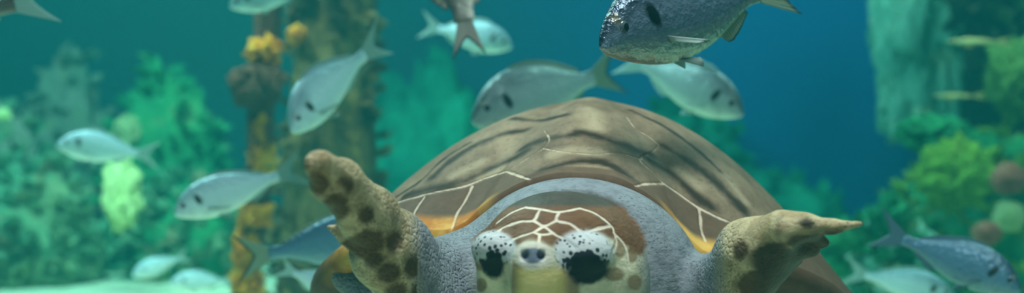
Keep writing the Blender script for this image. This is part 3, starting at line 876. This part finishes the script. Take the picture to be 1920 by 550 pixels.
# ------------------------------------------------------------------ reef
def rock_mat(name, stops, scale=3.0, spots=None, bump=0.05):
    t = NT(name); c = t.coord()
    wv = t.n('VectorMath', {0: c, 1: t.n('VectorMath', {0: t.noise(5, 3, 0.5, c, 'Color'), 'Scale': 0.15}, operation='SCALE').outputs[0]}, operation='ADD').outputs[0]
    n_ = t.noise(scale, 6, 0.62, wv)
    col = t.ramp(n_, [(0.28 + 0.44 * i / (len(stops) - 1), lin(*s)) for i, s in enumerate(stops)])
    if spots:
        sp = t.step(t.noise(scale * 2.1, 3, 0.5, t.mapping(wv, (1, 1, 1), (0.4, 1.1, 0.3))), 0.58, 0.68)
        col = t.mix(t.math('MULTIPLY', sp, 0.85), col, lin(*spots))
    h_ = t.noise(scale * 6, 5, 0.65, c)
    return t.done(col, 0.85, t.bump(h_, 0.8, bump), Specular_IOR_Level=0.2)
RM = {
    'grey': rock_mat('grey_green_rock', [(60, 92, 84), (104, 124, 104), (140, 140, 122), (118, 140, 100)], 3.0, (150, 160, 96)),
    'green': rock_mat('green_rock', [(24, 84, 62), (40, 128, 84), (64, 150, 92), (150, 170, 110)], 3.0, (120, 132, 84)),
    'low': rock_mat('mossy_boulder', [(60, 116, 88), (96, 148, 112), (124, 146, 104), (160, 200, 140)], 2.6, (150, 136, 100)),
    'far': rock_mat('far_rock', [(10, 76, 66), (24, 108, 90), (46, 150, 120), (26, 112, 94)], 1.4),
    'pillar': rock_mat('encrusted_pillar', [(36, 26, 16), (80, 64, 36), (118, 100, 58), (150, 140, 100)], 6.0, (160, 128, 70)),
    'post': rock_mat('encrusted_post', [(44, 30, 26), (88, 58, 48), (120, 88, 70)], 8.0),
    'yellow': rock_mat('orange_sponge', [(120, 70, 30), (236, 140, 24), (250, 176, 40), (250, 206, 100)], 14.0, (120, 70, 40)),
    'brown': rock_mat('brown_sponge', [(58, 38, 30), (96, 66, 52), (124, 94, 78)], 12.0),
    'pale': rock_mat('pale_sponge', [(200, 226, 140), (226, 244, 166), (232, 246, 190)], 6.0),
    'lime': rock_mat('lime_algae', [(70, 116, 40), (120, 160, 52), (170, 186, 84)], 4.0),
    'olive': rock_mat('olive_algae', [(52, 84, 44), (90, 124, 58), (132, 156, 84)], 5.0),
    'teal': rock_mat('pale_teal_rock', [(70, 140, 128), (130, 184, 164), (190, 220, 196)], 3.0, (210, 224, 190)),
    'dark': rock_mat('dark_rock', [(26, 34, 28), (56, 58, 44), (88, 86, 60)], 3.0, (84, 110, 56)),
    'pink': rock_mat('pinkish_sponge', [(124, 66, 56), (172, 100, 82), (176, 130, 108)], 8.0),
    'cream': rock_mat('cream_sponge', [(150, 170, 112), (180, 196, 140), (196, 206, 160)], 8.0),
}
def ico(sub):
    bm = bmesh.new(); bmesh.ops.create_icosphere(bm, subdivisions=sub, radius=1)
    v = np.array([x.co[:] for x in bm.verts]); f = [[y.index for y in x.verts] for x in bm.faces]
    bm.free(); return v, f
ICO = {s: ico(s) for s in (3, 4, 5, 6)}
def lumpy(cen, rad, seed, amp=0.3, freq=1.6, sub=5, fine=0.06):
    v, f = ICO[sub]
    out = np.empty_like(v)
    o_ = Vector((seed * 7.3, seed * 3.1, seed * 1.7))
    for i, p in enumerate(v):
        q_ = Vector(p)
        d = noise.fractal(q_ * freq + o_, 0.9, 2.1, 4) * amp + (abs(noise.noise(q_ * 6 + o_)) - .25) * fine * 2 + noise.noise(q_ * 13 + o_) * fine
        out[i] = np.array(p) * (1 + d)
    return out * np.array(rad) + np.array(cen), f
def tufts(V, F, n, size, seed, up=0.6, blades=5):
    """short leafy algae fronds standing on a surface"""
    r_ = random.Random(seed); vs, fs = [], []
    for _ in range(n):
        f = list(F[r_.randrange(len(F))])
        p = Vector(V[f].mean(0)); nrm = (Vector(V[f[1]]) - Vector(V[f[0]])).cross(Vector(V[f[2]]) - Vector(V[f[0]]))
        if nrm.length < 1e-9: continue
        nrm.normalize()
        for _b in range(blades):
            d = (nrm + Vector((r_.uniform(-.7, .7), r_.uniform(-.7, .7), r_.uniform(-.2, .9) * up))).normalized()
            sd_ = d.cross(Vector((r_.uniform(-1, 1), r_.uniform(-1, 1), r_.uniform(-1, 1)))).normalized()
            L = size * r_.uniform(.5, 1.3); w_ = L * 0.22
            k = len(vs); th_ = d.cross(sd_) * w_ * 0.25
            b0 = p - d * 0.01
            m_ = p + d * L * .55 + th_
            vs += [b0 - sd_ * w_ * .4, b0 + sd_ * w_ * .4, m_ + sd_ * w_, p + d * L, m_ - sd_ * w_, m_ - th_ * 3]
            fs += [(k, k + 1, k + 2, k + 4), (k + 4, k + 2, k + 3), (k + 1, k, k + 5), (k + 1, k + 5, k + 2), (k, k + 4, k + 5), (k + 2, k + 5, k + 3), (k + 4, k + 3, k + 5)]
    return [tuple(v) for v in vs], fs
def rock(name, label, px0, px1, py_top, py_bot, Y, depth, mat, seed, amp=0.28, tuft=None, group=None, cat='rock', sub=5, freq=1.6, lean=0.0, tsize=0.09, tn=260):
    a, b = at(px0, py_top, Y), at(px1, py_bot, Y)
    cen = (a + b) / 2; rad = ((b.x - a.x) / 2, depth, (a.z - b.z) / 2)
    V, Fc = lumpy((0, 0, 0), rad, seed, amp, freq, sub)
    if lean: V[:, 0] += lean * V[:, 2]
    V = V + np.array(cen)
    base = Vector((cen.x, cen.y, max(0.0, V[:, 2].min())))
    r = empty(name, base); tag(r, label, cat, group)
    mesh_obj('stone' if cat == 'rock' else 'body', V, Fc, RM[mat], r, origin=base)
    if tuft:
        v, f = tufts(V, Fc, tn, tsize, seed)
        o = mesh_obj('algae', v, f, RM[tuft], r, smooth=False, origin=base); tag(o, kind='stuff')
    return r, V, Fc
def plain(name, label, cat, cen, rad, mat, seed, amp=0.25, sub=4, group=None, freq=1.6):
    V, Fc = lumpy((0, 0, 0), rad, seed, amp, freq, sub)
    o = mesh_obj(name, V + np.array(cen), Fc, RM[mat], origin=cen)
    return tag(o, label, cat, group)

G = 'rocks of the reef'
rock('reef_rock', 'tall grey green rock peak at the far left with ragged top', 10, 222, 138, 640, 6.95, 0.20, 'grey', 1, 0.30, 'grey', G)
rock('reef_rock', 'low grey green rock shoulder at the left picture edge', -130, 100, 205, 620, 6.42, 0.16, 'grey', 2, 0.26, 'low', G)
rock('reef_rock', 'bright green rock with a flat top right of the grey peak', 205, 415, 152, 620, 6.42, 0.17, 'green', 3, 0.24, 'green', G)
rock('reef_rock', 'dark mossy boulder low at the left below the small pale bream', -60, 175, 320, 620, 5.75, 0.20, 'low', 4, 0.25, 'low', G)
rock('reef_rock', 'mossy green boulder low beside the foot of the sponged post', 255, 440, 345, 620, 5.95, 0.18, 'green', 5, 0.25, 'low', G)
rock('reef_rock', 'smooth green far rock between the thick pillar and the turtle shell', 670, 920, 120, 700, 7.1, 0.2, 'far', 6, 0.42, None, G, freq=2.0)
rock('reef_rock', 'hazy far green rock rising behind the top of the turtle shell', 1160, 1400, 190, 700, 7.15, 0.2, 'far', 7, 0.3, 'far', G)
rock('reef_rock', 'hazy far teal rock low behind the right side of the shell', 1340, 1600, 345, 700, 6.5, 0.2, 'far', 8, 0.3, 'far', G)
rock('reef_rock', 'teal mossy boulder right of the pointed flipper tip', 1560, 1780, 400, 680, 4.75, 0.18, 'teal', 9, 0.25, 'green', G)
rock('reef_rock', 'big green reef boulder with lime algae at the right', 1640, 1990, 262, 680, 5.35, 0.20, 'green', 10, 0.22, 'lime', G, lean=0.25)
rock('reef_rock', 'tall dark rock wall forming the cave at the upper right', 1745, 2130, -160, 640, 6.6, 0.22, 'dark', 11, 0.2, 'dark', G)
rock('reef_rock', 'pale teal rock overhang hanging at the upper right beside the cave', 1628, 1800, -260, 228, 6.0, 0.15, 'teal', 12, 0.36, None, G, sub=6, freq=2.3)
rock('reef_rock', 'mossy rock ledge in the top right corner above the cave', 1765, 2050, -220, 75, 5.5, 0.16, 'dark', 13, 0.2, 'dark', G)
plain('algae_clump', 'green algae clump at the right picture edge beside the cave', 'algae', at(1905, 150, 5.0), (0.10, 0.08, 0.14), 'olive', 14, 0.5, 5, freq=2.6)
plain('algae_clump', 'lime yellow algae mat on the big green boulder at right', 'algae', at(1790, 330, 4.72), (0.12, 0.05, 0.12), 'lime', 15, 0.55, 5, freq=2.6)
plain('algae_clump', 'dark green algae mound under the cave at right', 'algae', at(1750, 250, 5.0), (0.14, 0.08, 0.06), 'green', 16, 0.5, 5, freq=2.4)
plain('sponge', 'round cream sponge at the right picture edge', 'sponge', at(1893, 405, 4.4), (0.055, 0.05, 0.055), 'cream', 17, 0.12)
plain('sponge', 'pinkish sponge lump above the round cream sponge', 'sponge', at(1890, 335, 4.4), (0.06, 0.05, 0.055), 'pink', 18, 0.2)
plain('sponge', 'small pinkish sponge left below the round cream sponge', 'sponge', at(1850, 438, 4.2), (0.045, 0.04, 0.04), 'pink', 19, 0.2)
plain('sponge', 'tall pale yellow green sponge standing on the left reef', 'sponge', at(228, 365, 5.2), (0.072, 0.05, 0.135), 'pale', 20, 0.45, 5, freq=2.4)
plain('sponge', 'pale yellow green sponge knob above the small pale bream', 'sponge', at(238, 246, 5.9), (0.055, 0.05, 0.065), 'cream', 21, 0.45, 5, freq=2.4)
plain('sponge', 'small yellow green sponge at the left picture edge', 'sponge', at(4, 215, 5.75), (0.035, 0.03, 0.03), 'pale', 22, 0.4)

def column(name, label, pts, Y, rad, mat, seed, amp, nseg=90, nc=48):
    """standing encrusted column through pixel-traced centre points; pts run from above the frame down to the sand"""
    P = [np.array(at(px, py, Y)) for px, py in pts]
    zs_ = np.array([p[2] for p in P]); xs2 = np.array([p[0] for p in P])
    zt = np.linspace(2.6, -0.03, nseg)
    xc = np.interp(zt, zs_[::-1], xs2[::-1])
    V = []
    for i in range(nseg):
        for j in range(nc):
            a = 2 * math.pi * j / nc
            q_ = Vector((math.cos(a) * rad * 3, math.sin(a) * rad * 3, zt[i])) * (0.32 / rad) * 0.5 + Vector((seed, 0, 0))
            r = rad * (1 + amp * noise.fractal(q_, 0.9, 2.1, 4) + 0.25 * amp * noise.noise(q_ * 5))
            V.append((xc[i] + math.cos(a) * r, Y + math.sin(a) * r, zt[i]))
    Fc = [(i * nc + j, (i + 1) * nc + j, (i + 1) * nc + (j + 1) % nc, i * nc + (j + 1) % nc) for i in range(nseg - 1) for j in range(nc)]
    Fc.append(tuple(range(nc))[::-1] if False else tuple(range(nc))); Fc.append(tuple(reversed(range((nseg - 1) * nc, nseg * nc))))
    base = Vector((xc[-1], Y, 0)); root = empty(name, base); tag(root, label, 'post')
    mesh_obj('shaft', V, Fc, RM[mat], root, origin=base)
    return root, base, np.array(V), Fc
root, base, V, Fc = column('mossy_pillar', 'thick brown green pillar covered with moss and growth', [(628, -600), (622, 0), (606, 300), (590, 430), (585, 560), (580, 700)], 4.7, 0.150, 'pillar', 31, 0.30)
q4 = [f for f in Fc if len(f) == 4]
v, f = tufts(V, q4, 420, 0.06, 5); o = mesh_obj('algae', v, f, RM['pillar'], root, smooth=False, origin=base); tag(o, kind='stuff')
root, base, V, Fc = column('sponge_post', 'slim dark post with orange sponge patches and a brown sponge ball', [(530, -600), (508, 0), (492, 150), (488, 300), (476, 400), (464, 480), (458, 560), (450, 700)], 4.2, 0.042, 'post', 33, 0.38)
for k, (px, py, w_, h_) in enumerate(((496, 98, 26, 26), (488, 238, 15, 26), (492, 298, 20, 30), (480, 404, 28, 20), (464, 470, 24, 36), (465, 528, 26, 26), (474, 350, 14, 16))):
    V, F2 = lumpy((0, 0, 0), (w_ / FPX * 4.2 * 1.08, 0.036, h_ / FPX * 4.2 * 1.1), 40 + k, 0.55, 2.4, 5, 0.14)
    mesh_obj('sponge_patch', V + np.array(at(px, py, 4.17)), F2, RM['yellow'], root, origin=base)
V, F2 = lumpy((0, 0, 0), (0.082, 0.07, 0.078), 51, 0.25, 1.8, 5, 0.10)
mesh_obj('sponge_ball', V + np.array(at(482, 162, 4.15)), F2, RM['brown'], root, origin=base)
plain('sponge', 'orange sponge knob on the thick pillar near the top edge', 'sponge', at(556, 66, 4.55), (0.032, 0.03, 0.036), 'yellow', 60, 0.3)
